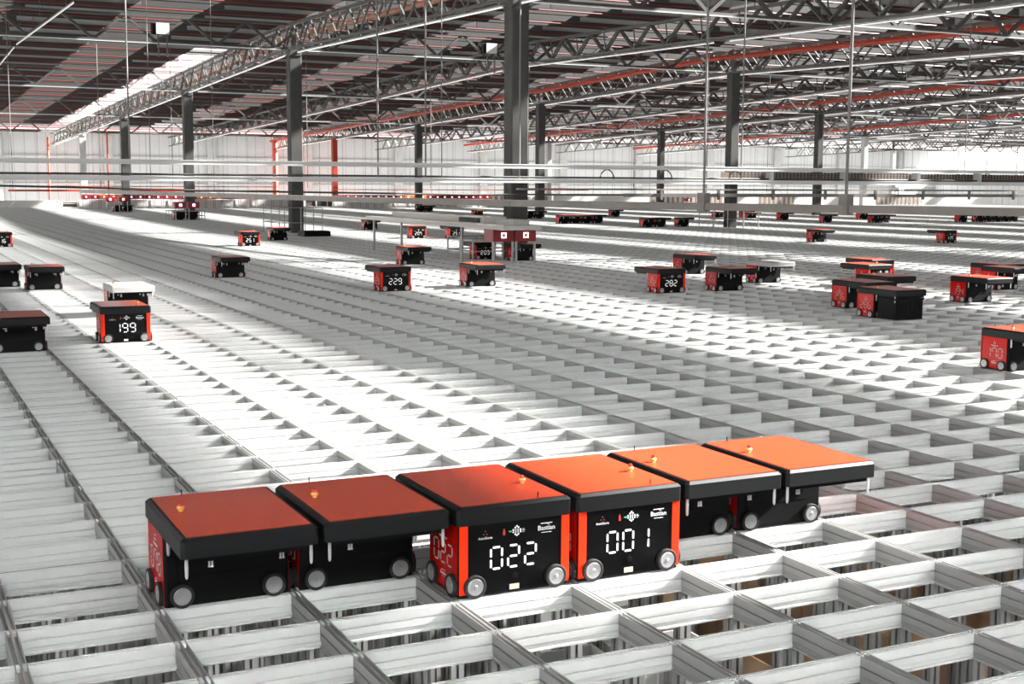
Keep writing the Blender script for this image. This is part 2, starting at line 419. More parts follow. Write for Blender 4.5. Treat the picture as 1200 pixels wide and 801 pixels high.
robot('209', 15, 37, 'S', 'black robot with red side and orange lid casting a shadow on the sunlit strip')
robot('243', 24, 40, 'S', 'dark robot with pale lid behind the robot numbered 282')
robot('242', 24, 34, 'S', 'robot with overhanging cover painted pale as sun glare behind the robot numbered 144', pale=True)
robot('144', 21, 31, 'S', 'black robot with number 144 on its red side')
robot('286', 20, 20, 'S', 'black robot with number 286 on its orange red side')
robot('276', 21, 23, 'S', 'dark robot almost hidden behind the robot numbered 286')
robot('255', 23, 25, 'S', 'black robot with pale overhanging lid between the robots numbered 286 and 194')
robot('194', 25, 23, 'S', 'black robot with number 194 on its dark red side')
robot('181', 29, 27, 'S', 'robot with number 181 on its red side at the right picture edge')
robot('185', 30, 29, 'S', 'robot mostly hidden behind the robot numbered 181')
robot('170', 16, 9, 'S', 'black robot with number 170 on its bright red side at the right edge')
robot('204', 22, 53, 'S', 'dark robot with overhanging lid right of the guard rail under the red ports')
robot('205', 45, 67, 'S', 'dark robot with red side alone in the shade at the far right')
bb = MB(); bb.prism(rrect(-.30, .30, -.215, .215, .02), .012, .33, lambda a, c, t: (a, c, t))
bb.prism(rrect(-.315, .315, -.228, .228, .02), .325, .355, lambda a, c, t: (a, c, t))
for q in range(6): bb.box(-.25 + q * .09, -.238 + q * .09, -.222, -.215, .03, .31)
bo = link('storage_bin', bb.mesh('storage_bin', M['black']), None, (20 * W + W / 2, 20 * D - .245, 0)); tag(bo, 'black storage bin held under the overhang of the robot numbered 286', 'bin')
def farrow(x, y, n, label, kind='S', grp=None):
    i0 = int(round(x / W)); k = int(round(y / D))
    for j in range(n):
        robot('', i0 + j, k, kind, label, grp, far=True)
farrow(33.0, 56.5, 4, 'dark robot in the tight row of four near the far middle', grp='robots in the tight row of four')
farrow(34.2, 50.2, 1, 'far dark robot with red side, left one of a spaced row of three')
farrow(35.6, 50.2, 1, 'far dark robot, middle one of a spaced row of three')
farrow(37.0, 50.2, 1, 'far dark robot, right one of a spaced row of three')
farrow(43.6, 69.0, 1, 'tiny dark robot behind the right end of the tight row of four')
farrow(36.2, 66.5, 1, 'tiny dark robot, left of a pair right of the widest column')
farrow(36.9, 66.5, 1, 'tiny dark robot, right of a pair right of the widest column')
farrow(46.9, 61.9, 1, 'tiny robot with red side just left of the distant grey column')
farrow(50.3, 63.0, 1, 'tiny dark robot just right of the distant grey column')
farrow(48.2, 59.5, 1, 'tiny robot with bright red side right of the distant grey column')
farrow(50.0, 59.0, 1, 'tiny dark robot, second in the row right of the distant grey column')
farrow(49.4, 53.8, 1, 'tiny robot with red side standing next to a pale one at the far right')
farrow(56.4, 59.2, 1, 'tiny dark robot partly behind a bright red sided one at the far right')
farrow(51.9, 53.0, 1, 'tiny robot with bright red side under the bend of the grey duct')
farrow(52.7, 53.0, 1, 'tiny dark robot right of a bright red sided one under the grey duct')
farrow(58.7, 52.8, 1, 'tiny robot with orange side near the right picture edge')
farrow(60.0, 52.6, 5, 'tiny dark robot in the low row at the right picture edge', grp='robots in the low row at the right edge')
farrow(33.6, 69.2, 1, 'tiny dark robot left of the widest column behind the white bench')
farrow(36.4, 86.4, 2, 'tiny dark robot of the pair behind the white bench near the centre', grp='pair of robots behind the white bench')
farrow(14.9, 90.0, 2, 'tiny dark robot under the second port from the left', grp='robots under the second port from the left')
farrow(14.6, 69.0, 2, 'tiny dark robot under the port at the third column', grp='robots under the port at the third column')

# ------------------------------------------------------------------ the building
RIDGE = 50.0
def zc(y): return 7.85 - .0235 * abs(y - RIDGE)
def zr(y): return 9.3 if y < RIDGE else 9.3 - .0235 * (y - RIDGE)
X0, X1, Y0, Y1 = -30.0, 135.0, -10.0, 134.0
fl = MB().box(X0, X1, Y0, Y1, FZ - .2, FZ).build('floor', M['floor']); struct(fl)
def wallbox(name, x0, x1, y0, y1, z1=9.6): return struct(MB().box(x0, x1, y0, y1, FZ, z1).build(name, M['wall']))
wf = wallbox('wall_far', X0, X1, Y1, Y1 + .3, zr(Y1) + .05)
b = MB().box(X1, X1 + .3, Y0, Y1, FZ, 3.4).box(X1, X1 + .3, Y0, 36, 3.4, 9.3)
b.prism([(36, 8.5), (130, 7.2), (Y1, 7.2), (Y1, zr(Y1)), (RIDGE, zr(RIDGE)), (36, zr(RIDGE))], X1, X1 + .3, lambda a, c, t: (t, a, c))
y = 36
while y < Y1: b.box(X1, X1 + .3, y, y + .25, 3.4, 7.3); y += 5.2
struct(b.build('wall_right', M['wall']))
struct(MB().box(X1 + .14, X1 + .16, 36, Y1, 3.4, 8.6).build('window_2', M['milky']))
struct(MB().prism([(Y0, FZ), (Y1, FZ), (Y1, zr(Y1)), (RIDGE, zr(RIDGE)), (Y0, zr(Y0))], X0 - .3, X0, lambda a, c, t: (t, a, c)).build('wall_left', M['wall']))
# near wall behind the viewer; its long strip window is added for foreground fill light
b = MB(); b.box(X0, X1, Y0 - .3, Y0, FZ, .4); b.box(X0, X1, Y0 - .3, Y0, 8.4, zr(Y0) + .05)
for x in range(int(X0), int(X1), 11): b.box(x, x + 1, Y0 - .3, Y0, .4, 8.4)
struct(b.build('wall_near', M['wall']))
gp = MB().box(X0, X1, Y0 - .16, Y0 - .14, .4, 8.4).build('fill_window', M['clearpane']); struct(gp)
# ceiling deck with long open skylight strips running away from the viewer
P = 7.22
SL0, SLW = 2.6 + 14.0 - 2 * 7.22, 3.05     # left edge offset and width of the skylights
slots = []
n = -5
while True:
    a = SL0 + P * n; n += 1
    if a > X1 - 3: break
    if a < X0 + 1: continue
    slots.append((a, a + (SLW if a < 84 else 5.2)))
b = MB()
YE = 121.0
def deckstrip(x0, x1, t=.12, ye=None):
    e = ye or YE
    b.prism([(-3.0, zr(0)), (RIDGE, zr(RIDGE)), (e, zr(e)), (e, zr(e) + t), (RIDGE, zr(RIDGE) + t), (-3.0, zr(0) + t)], x0, x1, lambda a, c, t_: (t_, a, c))
x = X0 - .3
for (a, c) in slots:
    if x < 14.7 < a: deckstrip(x, 14.7); deckstrip(14.7, a, .12, 62.0)
    else: deckstrip(x, a)
    x = c
deckstrip(x, X1 + .3)
b.box(X0 - .3, X1 + .3, Y0 - .3, -3.0, zr(0), zr(0) + .12)
b.box(X0 - .3, X1 + .3, Y1 - 2.0, Y1 + .3, zr(Y1), zr(Y1) + .12)
ceil = struct(b.build('ceiling', M['deck']))
for (a, c) in slots:
    b = MB(); b.prism([(-3.0, zr(0) + .06), (RIDGE, zr(RIDGE) + .06), (YE, zr(YE) + .06), (YE, zr(YE) + .065), (RIDGE, zr(RIDGE) + .065), (-3.0, zr(0) + .065)], a - .0, c + .0, lambda p, q, t_: (t_, p, q))
    b.build('skylight_pane', M['pane'], ceil)
MB().prism([(62, zr(62) + .05), (YE, zr(YE) + .05), (YE, zr(YE) + .055), (62, zr(62) + .055)], 14.7, 16.55, lambda p, q, t_: (t_, p, q)).build('skylight_pane', M['milky'], ceil)
MB().box(X0, X1, YE, Y1 - 2.0, zr(Y1) + .07, zr(Y1) + .075).build('skylight_pane', M['pane2'], ceil)
y = 3.0; n = 0
while y < Y1 - .5:
    z = zr(y); n += 1
    if n % 2 == 0 and y < 119:
        gb = MB()
        for (a, c) in slots:
            if a > 80 and y > 60 or (14 < a < 18 and y > 63) or (22 < a < 24 and y > 98) or (52 < a < 62 and y > 84): continue
            gb.box(a - .1, c + .1, y - .03, y + .03, z - .28, z - .012)
        gb.build('glazing_bar', M['purlin'], ceil); y += 1.75; continue
    pb = MB(); xs = X0 + .1
    for (ga, gc, gy) in ((14.7, 19.0, 63), (23.3, 26.3, 98), (52.2, 62.5, 84), (81.0, 120.0, 60)):
        if y > gy: pb.box(xs, ga, y - .035, y + .035, z - .28, z - .012).box(xs, ga, y - .035, y + .09, z - .28, z - .265); xs = gc
    pb.box(xs, X1 - .1, y - .035, y + .035, z - .28, z - .012).box(xs, X1 - .1, y - .035, y + .09, z - .28, z - .265)
    pb.build('purlin', M['purlin'], ceil); y += 1.75 if y < 119 else 6
# columns
COLX = [16.0, 39.0, 62.0, 85.0, 108.0]; COLY = [27.4 + 21.4 * k for k in range(5)]
near_lab = {(16.0, 0): 'widest grey concrete column, behind the red port boxes at the centre', (16.0, 1): 'grey concrete column with guard rail left of centre, second widest on that side',
            (16.0, 2): 'dark concrete column third from the left rising behind a red port', (16.0, 3): 'slim concrete column second from the left in the near row',
            (16.0, 4): 'pale slim column leftmost of the near row', (39.0, 1): 'grey concrete column with guard rail right of the centre',
            (39.0, 2): 'grey concrete column just right of the widest one', (39.0, 3): 'slim grey column between the second widest and the widest',
            (39.0, 4): 'brown painted slim column right of the second widest one', (62.0, 2): 'dark slim column near the right above the cluster of robots',
            (62.0, 3): 'slim grey column between the widest and the guarded right one', (62.0, 4): 'pale slim column right behind the grey one next to the widest'}
for X in COLX:
    for k, Y in enumerate(COLY):
        if X >= 39 and k == 0: continue
        s = .27 if X == 16 else .25
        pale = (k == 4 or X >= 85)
        t = MB().prism(rrect(-s, s, -s, s, .03), FZ, zc(Y) - .03, lambda a, c, t_: (a, c, t_))
        t.box(-s - .03, s + .03, -s - .03, s + .03, zc(Y) - .26, zc(Y) - .22)
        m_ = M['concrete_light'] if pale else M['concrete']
        if (X, k) == (39.0, 4): m_ = M['redpipe_bright']
        c = thing('concrete_column', near_lab.get((X, k), 'pale slim column far away in the bright right part of the hall'), 'column', (X, Y, 0), 0, None if (X, k) in near_lab else 'pale columns in the bright right part')
        t.build('shaft', m_, c)
        if k == 0 and X == 16: c.location.x = 16.17
        MB().box(-.09, .09, -.09, .09, zc(Y) - .03, zr(Y) - .3).box(-.2, .2, -.2, .2, zc(Y) - .03, zc(Y) + .02).build('steel_post', M['truss'], c)
# trusses
def xtruss(Y, x0, x1, lab, step=2.5, depth=1.12):
    t = thing('roof_truss', lab, 'roof truss', (0, Y, 0), 0)
    z = zc(Y)
    MB().box(x0, x1, -.09, .09, z, z + .09).build('bottom_chord', M['truss'], t)
    MB().box(x0, x1, -.08, .08, z + depth - .1, z + depth).build('top_chord', M['truss'], t)
    b = MB(); x = x0; i = 0
    while x < x1 - step:
        b.bar((x, 0, z + .05), (x + step / 2, 0, z + depth - .05), .11); b.bar((x + step / 2, 0, z + depth - .05), (x + step, 0, z + .05), .11); x += step
    b.build('web', M['truss'], t)
def ytruss(X, lab, step=2.4, depth=1.05, w=.5, y0=6, y1=Y1 - 1):
    t = thing('lattice_girder', lab, 'girder', (X, 0, 0), 0)
    def path(off, dx): return [(dx, y0, zc(y0) + off), (dx, RIDGE, zc(RIDGE) + off), (dx, y1, zc(y1) + off)]
    b = MB(); tb = MB()
    for dx in (-w / 2, w / 2):
        p = path(0, dx); b.bar(p[0], p[1], .1, .08); b.bar(p[1], p[2], .1, .08)
        p = path(depth, dx); tb.bar(p[0], p[1], .12, .1); tb.bar(p[1], p[2], .12, .1)
    b.build('bottom_chord', M['truss'], t); tb.build('top_chord', M['truss'], t)
    wb = MB()
    for dx in (-w / 2, w / 2):
        y = y0
        while y < y1 - step:
            wb.bar((dx, y, zc(y)), (dx, y + step / 2, zc(y + step / 2) + depth), .06); wb.bar((dx, y + step / 2, zc(y + step / 2) + depth), (dx, y + step, zc(y + step)), .06); y += step
    y = y0
    while y < y1:
        wb.bar((-w / 2, y, zc(y)), (w / 2, y + step / 2, zc(y) + .02), .04); wb.bar((-w / 2, y, zc(y) + depth), (w / 2, y, zc(y)), .04); y += step
    wb.build('web', M['truss'], t)
labsX = ['grey roof truss crossing the hall nearest, over the widest column', 'grey roof truss crossing over the column with guard rail left of centre', 'grey roof truss crossing over the third column from the left',
         'thin roof truss crossing over the second column from the left', 'thin far roof truss crossing in front of the white end wall']
for k, Y in enumerate(COLY): xtruss(Y, X0 + .2, X1 - .2, labsX[k])
labsY = {16.0: 'grey lattice girder running away above the near row of columns', 39.0: 'lattice girder with red pipe above the guarded right column', 62.0: 'lattice girder above the dark slim column at the right', 85.0: 'far lattice girder in the bright right part', 108.0: 'farthest lattice girder in the bright right part'}
for X in COLX: ytruss(X, labsY[X])
for X, l in ((27.5, 'lighter lattice girder midway between the near and guarded column rows'), (50.5, 'lighter lattice girder midway beyond the guarded right column'), (73.5, 'lighter lattice girder in the bright far right part')):
    ytruss(X, l, 2.4, .9, .12)
# strip lamps
LY = MB()
def lampY(X, y0, y1, dz, w=.06):
    o = thing('strip_lamp', 'long thin white strip lamp hung lengthwise under a lattice girder', 'lamp', (X, (y0 + y1) / 2, zc((y0 + y1) / 2) - dz), 0, 'strip lamps lengthwise under the girders')
    zz = zc((y0 + y1) / 2)
    MB().bar((0, y0 - (y0 + y1) / 2, zc(y0) - zz - .0), (0, (y1 - y0) / 2, zc(y1) - zz), w, .03).build('diffuser', M['lamp'], o)
    MB().bar((0, y0 - (y0 + y1) / 2, zc(y0) - zz + .045), (0, (y1 - y0) / 2, zc(y1) - zz + .045), w * .8, .04).build('housing', M['rail'], o)
    for f in (-.4, 0, .4):
        yy = f * (y1 - y0); ym = yy + (y0 + y1) / 2
        MB().tube([(0, yy, zc(ym) - zz + .06), (0, yy, (zr(ym) - dz if X == 5.0 else zc(ym) + .15) - zz + dz - .02)], .008, 4).build('suspension_wire', M['rod'], o)
def lampX(Y, x0, x1, w=.04):
    o = thing('strip_lamp', 'long thin white strip lamp hung crosswise under a roof truss', 'lamp', ((x0 + x1) / 2, Y - .12, zc(Y) - .04), 0, 'strip lamps crosswise under the trusses')
    h = (x1 - x0) / 2
    MB().box(-h, h, -w / 2, w / 2, -.0, .02).build('diffuser', M['lampdim'], o); MB().box(-h, h, -w / 2, w / 2, .02, .05).box(-h * .6, -h * .6 + .05, -.02, .16, .045, .055).box(h * .6, h * .6 + .05, -.02, .16, .045, .055).build('housing', M['rail'], o)
for X in (16.0, 39.0, 62.0, 85.0):
    for k in range(-1, 5):
        ya = 27.4 + 21.4 * k + .6; yb = min(ya + 20.2, Y1 - 1)
        if ya < 6: ya = 6.5
        if yb > RIDGE > ya: pass
        lampY(X + .0, ya, yb, .14)
for X in (5.0, 27.5, 50.5):
    for k in range(6):
        ya = 16 + 18 * k
        lampY(X, ya, ya + 17, .14, .035 if X > 6 else .012)
for Y in COLY[:4]:
    for x0, x1 in ((-26, -8), (-7, 15.4), (16.6, 38.4), (39.6, 61.4), (62.6, 84.4), (85.6, 107.4)): lampX(Y, x0, x1)
# fire pipes
y = 12.0
while y < 130:
    z = zr(y) - .34
    p = thing('sprinkler_pipe', 'thin dark red sprinkler pipe crossing the hall below the roof deck', 'pipe', (0, y, z), 0, 'sprinkler pipes below the roof deck')
    MB().tube([(X0 + .5, 0, 0), (X1 - .5, 0, 0)], .035, 6).build('pipe_run', M['redpipe'], p)
    hb = MB(); x = -12.0
    while x < X1 - 4: hb.tube([(x, 0, .03), (x, 0, .33)], .012, 4); x += 6.0
    hb.build('hanger', M['rod'], p)
    y += 3.5
for X, r, mm, l in ((16.6, .10, 'brownpipe', 'brown orange fire main running along the near girder'), (38.4, .13, 'redpipe_bright', 'bright orange red fire main along the guarded row girder'), (61.4, .12, 'redpipe_bright', 'orange red fire main along the girder at the far right'), (84.4, .14, 'redpipe_bright', 'red fire main in the bright far right part')):
    if mm not in M: M[mm] = mat('brown orange fire main', (.30, .11, .05), .5)
    p = MB().tube([(X, 6, zc(6) + .72), (X, RIDGE, zc(RIDGE) + .72), (X, Y1 - 1, zc(Y1) + .72)], r, 10).build('fire_main', M[mm]); tag(p, l, 'pipe')

# suspended bars across the hall
YB = 24.8
def xbar(name, z, h, m, lab, cat, y=YB, x0=-6, x1=62, d=.1):
    o = MB().box(x0, x1, y - d / 2, y + d / 2, z - h / 2, z + h / 2)
    o.box(x0, x1, y - d / 2 - .012, y - d / 2, z - h / 2, z - h / 2 + .02); o.box(x0, x1, y - d / 2 - .012, y - d / 2, z + h / 2 - .02, z + h / 2)
    return tag(o.build(name, m), lab, cat)
xbar('suspended_bar', 2.62, .115, M['whitebar'], 'upper of the two long white bars hung across the whole hall', 'bar')
xbar('suspended_bar', 2.24, .115, M['whitebar'], 'lower of the two long white bars hung across the whole hall', 'bar')
o = MB().tube([(-6, 24.95, 2.335), (62, 24.95, 2.335)], .03, 6).build('cable_run', M['cable']); tag(o, 'dark cable lying along the lower white bar', 'cable')
o = MB()
o.tube([(-6, 26.25, 2.06), (2, 26.25, 2.05), (5.5, 26.25, 1.98), (8, 26.25, 1.93), (14, 26.25, 1.86), (62, 26.25, 1.84)], .028, 6)
tag(o.build('cable_run', M['cable']), 'dark sagging cable run dropping from the left edge below the white bars', 'cable')
o = MB().box(15.5, 62, 25.9, 26.0, 1.99, 2.04); tag(o.build('cable_channel', M['greybar']), 'thin grey cable channel below the white bars, right of the widest column', 'channel')
o = MB().box(19, 62, 25.7, 26.1, 1.80, 1.90)
for i in range(20): o.box(20 + i * 2, 20.08 + i * 2, 25.65, 25.7, 1.72, 2.02)
tag(o.build('cable_tray', M['greybar']), 'long dark grey cable tray at the right just above the taupe duct', 'cable tray')
# mesh tray between the bars at the right
t = thing('mesh_tray', 'perforated brown grey mesh tray between the two white bars at the right', 'mesh tray', (0, 25.1, 0))
b = MB(); x = 22.0
while x < 45: b.box(x, x + .035, -.01, .01, 2.30, 2.54); x += .13
for z in (2.30, 2.35, 2.40, 2.45, 2.50, 2.54): b.box(22, 45, -.012, .012, z, z + .018)
b.build('mesh', M['purlin'], t)
MB().box(22, 45, .4, .42, 2.3, 2.54).build('back_plate', M['slat'], t)
b = MB()
for x in (23.3, 26.1, 29.0, 31.6): b.box(x, x + .12, -.245, .02, 2.30, 2.57)
b.build('bracket', M['whitebar'], t)
# cable loops standing on the lower bar
for x in (17.7, 19.6, 22.0, 24.9, 31.9):
    pts = [(x + .22 * math.cos(a), 24.8, 2.30 + .26 * math.sin(a)) for a in [PI * i / 10 for i in range(11)]]
    tag(MB().tube(pts, .018, 6).build('cable_loop', M['cable']), 'small dark cable loop arching above the lower white bar', 'cable', 'cable loops above the lower white bar')
# hanging rods
def rod(x, y, z0, lab, r=.022, grp=None):
    tag(MB().tube([(x, y, z0), (x, y, zr(y) - .3)], r, 6).build('hanger_rod', M['rod']), lab, 'rod', grp)
rod(4.88, YB, 2.3, 'thin hanger rod at the left above the second column, holding the white bars')
rod(11.0, YB, 2.3, 'hanger rod between the guarded left column and the picture centre')
rod(12.3, YB, 2.3, 'hanger rod just left of the widest column, left of two')
rod(12.75, YB, 2.3, 'hanger rod just left of the widest column, right of two', .014)
rod(15.0, YB, 2.3, 'hanger rod passing in front of the widest column')
rod(22.2, YB, 2.3, 'hanger rod passing just right of the guarded right column')
rod(30.9, YB, 2.3, 'thin hanger rod near the right edge of the picture', .016)
for x in (2.9, 6.6, 8.4, 18.2, 25.6, 28.2, 34.5):
    rod(x, 31.5, 1.9, 'very thin grey wire hanging from the roof behind the white bars', .010, 'thin wires hanging behind the white bars')
for x in (4, 9.5, 13, 20, 27, 33, 40, 47, 54):
    rod(x, 60, 1.9, 'very thin far wire hanging from the distant roof', .018, 'thin far wires hanging from the distant roof')
# taupe duct bending through the hall
duct = thing('suspended_duct', 'taupe grey box duct hung above the grid, running from lower right to far left', 'duct', (14.6, 24.4, 1.55))
pts = [(21.5, 9.6), (14.6, 24.4), (12.9, 31.5), (9.4, 66)]
b = MB()
for (a, c), (e, f) in zip(pts[:-1], pts[1:]): b.bar((a - 14.6, c - 24.4, .1), (e - 14.6, f - 24.4, .1), .2, .17)
b.build('duct_run', M['greybar'], duct)
for (x, y) in ((17.05, 19.15), (18.55, 15.9)): MB().box(x - 14.6 - .09, x - 14.6 + .09, y - 24.4 - .14, y - 24.4 + .14, -.02, .42).build('joint_bracket', M['greybar'], duct)
rod(17.05, 19.15, 1.97, 'thick hanger rod meeting the taupe duct right of the centre', .028)
rod(18.55, 15.9, 1.97, 'thick hanger rod meeting the taupe duct near the right', .034)

# ------------------------------------------------------------------ picking ports
def port_box(x, y, z, lit, m, lab, grp=None, legs=True, rs=1.0):
    p = thing('port_housing', lab, 'port', (x, y, z), 0, grp)
    MB().prism(rrect(-.32, .32, -.3, .3, .02), 0, .34, lambda a, c, t_: (a, c, t_)).build('housing', m, p)
    b = MB(); q = .075 * rs; e = .032 * rs; b.box(-q, q, -.32, -.30, .17 - q, .17 - q + e); b.box(-q, q, -.32, -.30, .17 + q - e, .17 + q); b.box(-q, -q + e, -.32, -.30, .17 - q + e, .17 + q - e); b.box(q - e, q, -.32, -.30, .17 - q + e, .17 + q - e)
    b.build('ring_lamp', lit, p)
    if legs:
        for sx in (-.28, .28): MB().box(sx - .025, sx + .025, -.3, -.25, -z, 0).build('leg', M['rail'], p)
    return p
port_box(14.76, 25.55, .60, M['ring'], M['maroon'], 'left of the two large maroon port boxes in front of the widest column')
port_box(15.43, 25.55, .60, M['ringwarm'], M['maroon'], 'right of the two large maroon port boxes in front of the widest column')
port_box(14.95, 68.0, .70, M['ring'], M['maroon'], 'left maroon port box at the third column from the left')
port_box(15.70, 68.0, .70, M['ring'], M['maroon'], 'right maroon port box at the third column from the left')
port_box(14.5, 89.5, .75, M['ring'], M['maroon'], 'left maroon port box at the second column from the left')
port_box(15.4, 89.5, .75, M['ringwarm'], M['maroon'], 'right maroon port box at the second column from the left')
x = 14.6; n = 0
while x < 31.6:
    on = n in (2, 3, 4, 13, 14, 15, 19, 20)
    port_box(x, 102, .78, M['ring'] if not on else M['ringwarm'], M['orange'] if on else M['maroon'],
             ('orange' if on else 'maroon') + ' port box with lit lamp in the far row left of the second widest column', ('orange' if on else 'maroon') + ' port boxes in the far left row', rs=.8); x += .705; n += 1
x = 35.9; n = 0
while x < 50.5:
    on = n in (8, 9, 10, 11)
    port_box(x, 102.4, .78, M['ring'] if not on else M['ringwarm'], M['orange'] if on else M['maroon'],
             ('orange' if on else 'maroon') + ' port box with lit lamp in the far row left of the widest column', ('orange' if on else 'maroon') + ' port boxes in the far middle row', rs=.8); x += .705; n += 1
port_box(73.5, 104.5, .5, M['ringwarm'], M['maroon'], 'small far red port box right of the grey joint of the taupe duct')
# counters under the far rows
def counter(x0, x1, y, z0, z1, m, lab):
    o = MB().box(x0, x1, y - .3, y + .3, z0, z1); n = int((x1 - x0) / 1.4)
    for i in range(n + 1): o.box(x0 + i * 1.4 - .03, x0 + i * 1.4 + .03, y - .33, y - .3, 0, z1)
    tag(o.build('port_counter', m), lab, 'counter')
counter(14.2, 31.6, 102.8, 0.0, .70, M['pale'], 'white counter under the far left row of port boxes')
counter(35.6, 50.4, 103.2, 0.0, .70, M['pale'], 'white counter under the far middle row of port boxes')
# red beams above the far ports
tag(MB().box(9, 31, 104, 104.15, 1.35, 1.50).box(9, 31, 104, 104.15, 1.75, 1.82).build('conveyor_beam', M['redpipe_bright']), 'thin orange red beam above the far left port row', 'beam')
tag(MB().box(36, 62, 104.5, 104.6, 1.55, 1.62).build('conveyor_beam', M['redpipe_bright']), 'thin pinkish red beam above the far middle port row', 'beam')
# white bench running back from the widest column
t = thing('port_bench', 'long pale grey bench running back left of the widest column', 'bench', (14.2, 23.8, 0))
MB().box(-.15, .95, 0, 10.5, .96, 1.08).build('bench_top', M['port'], t)
MB().box(.2, .9, 2.0, 9.0, 1.08, 1.26).box(.35, .8, .4, 1.5, 1.08, 1.22).build('raised_box', M['port'], t)
MB().box(.18, .2, 2.2, 3.6, 1.10, 1.22).build('dark_opening', M['black'], t)
for y in (2.8, 9.9):
    for x in (-.08, .88): MB().box(x - .03, x + .03, y - .03, y + .03, 0, .96).build('leg', M['rail'], t)
EL = [(10.33, 8.12, 'small white emergency light box hung in the roof truss at the upper left'), (25.08, 8.06, 'small white emergency light box in the roof truss just left of the widest column')]
for (x, z, l) in EL:
    t = thing('emergency_light', l, 'emergency light', (x, 48.15, z))
    MB().box(-.26, .26, -.08, .08, 0, .44).build('light_box', M['pale'], t)
    MB().box(-.46, -.28, -.06, .06, -.02, .42).build('battery_pack', M['black'], t)
    MB().box(-.20, -.15, -.03, .03, -.9, 0).box(.15, .2, -.03, .03, -.9, 0).build('bracket', M['rod'], t)
# guard rails round columns
def guard(cx, cy, lab, x0=-1.15, x1=.75, y0=-1.4, y1=1.1, h=1.1):
    g = thing('guard_rail', lab, 'guard rail', (cx, cy, 0))
    c = [(x0, y0), (x1, y0), (x1, y1), (x0, y1)]
    for i in range(4):
        a, b_ = c[i], c[(i + 1) % 4]
        for f in (0, .5):
            p = (a[0] + (b_[0] - a[0]) * f, a[1] + (b_[1] - a[1]) * f)
            MB().tube([(p[0], p[1], 0), (p[0], p[1], h)], .024, 6).build('post', M['rail'], g)
    b = MB()
    for z in (h, h * .42): b.tube([(x, y, z) for x, y in c] + [(c[0][0], c[0][1], z)], .022, 6)
    b.build('handrail', M['rail'], g)
guard(16, 48.8, 'grey guard rail around the second widest column left of centre')
guard(39, 48.8, 'grey guard rail around the column right of centre')
guard(15.9, 27.6, 'grey guard rail around the foot of the widest column', x0=-1.35, x1=.5, y0=-.78, y1=1.0, h=.62)
guard(16, 70.2, 'low guard rail around the third column from the left', h=.5, y0=-.5)
# dark low block in front of the guarded column
tag(MB().box(15.0, 16.1, 44.3, 45.2, .0, .2).box(15.05, 16.05, 44.35, 45.15, .2, .22).build('low_block', M['black']), 'low black block lying in front of the second widest column', 'block')
# perimeter fence along the far edge
YF = 110.3
fn = 0
def fence(x0, x1, h, kind, lab):
    f = thing('perimeter_fence', lab, 'fence', ((x0 + x1) / 2, YF, 0)); L = (x1 - x0) / 2
    if kind == 'brown':
        MB().box(-L, L, 0, .05, 0, h).build('infill_panel', M['brown'], f)
        b = MB(); n = int(2 * L / 1.0)
        for i in range(n + 1): b.box(-L + i * 2 * L / n - .05, -L + i * 2 * L / n + .05, -.05, 0, 0, h)
        b.box(-L, L, -.04, 0, h * .62, h * .70); b.box(-L, L, -.04, 0, h - .04, h); b.build('post', M['pale'], f)
    elif kind == 'slat':
        MB().box(-L, L, 0, .05, 0, h).build('infill_panel', M['pale'], f)
        b = MB(); x = -L + .2
        while x < L - .2: b.box(x, x + .28, -.04, 0, .1, h - .15); x += .62
        b.build('slat', M['slat'], f)
    else:
        MB().box(-L, L, 0, .05, 0, h).box(-L, L, -.03, 0, h - .08, h).build('infill_panel', M['pale'], f)
fence(-8, 13.6, .55, 'white', 'low plain white fence at the far left end of the grid')
fence(13.8, 17.6, .42, 'brown', 'low dark brown panelled fence with white posts at the far left')
fence(17.8, 34.6, .9, 'white', 'plain white fence behind the far left port row')
fence(35.2, 40.6, .95, 'brown', 'dark brown panelled fence right of the second widest column')
fence(40.8, 53.0, .95, 'white', 'plain white fence left of the widest column')
fence(53.2, 61.0, 1.1, 'slat', 'tan slatted fence just right of the widest column')
fence(61.2, 72.5, 1.15, 'white', 'plain white fence left of the taupe duct joint')
fence(72.7, 82.0, 1.2, 'slat', 'tan slatted fence left of the guarded right column')
fence(82.2, 86.5, 1.2, 'white', 'plain white fence right beside the guarded right column')
fence(86.7, 92.0, 1.2, 'slat', 'tan slatted fence right of the guarded right column')
fence(92.2, 103.0, 1.2, 'white', 'wide plain white fence at the far right')
fence(103.2, 110.0, 1.2, 'slat', 'brown slatted fence near the bend of the taupe duct at the right')
fence(110.2, 121.5, 1.2, 'white', 'last plain white fence at the far right corner')
# white mound of folded sheeting at far left
tag(MB().prism([(9.4, 0), (13.6, 0), (13.0, .55), (10.0, .55)], 108.5, 109.8, lambda a, c, t_: (a, t_, c)).build('service_hood', M['pale']), 'low sunlit white hood with sloping ends at the far left grid edge', 'hood')
# wall details
b = MB()
for z in (4.7, 1.9): b.box(X0, X1, Y1 - .12, Y1, z, z + .12)
struct(b.build('trim_1', M['concrete_light']))
x = 10.7; n = 2
while x < X1:
    o = MB().box(x - .42, x + .42, Y1 - .5, Y1 - .13, FZ, zr(Y1) - .35).build('wall_pilaster', M['concrete_light']); tag(o, 'pale grey pilaster standing against the white end wall', 'pilaster', 'pilasters on the end wall'); x += 10.7
for xx, yy, r, l in ((15.2, 131, .11, 'thin red riser pipe, leftmost in front of the end wall'), (19.2, 120, .08, 'thin red riser pipe just left of the pale leftmost column'), (38.3, 131, .28, 'thick orange red riser pipe left of the second widest column'), (40.1, 131, .22, 'red riser pipe beside the thick orange one')):
    tag(MB().tube([(xx, yy, FZ), (xx, yy, zc(yy) + .6)], r, 10).build('riser_pipe', M['redpipe_bright']), l, 'pipe')

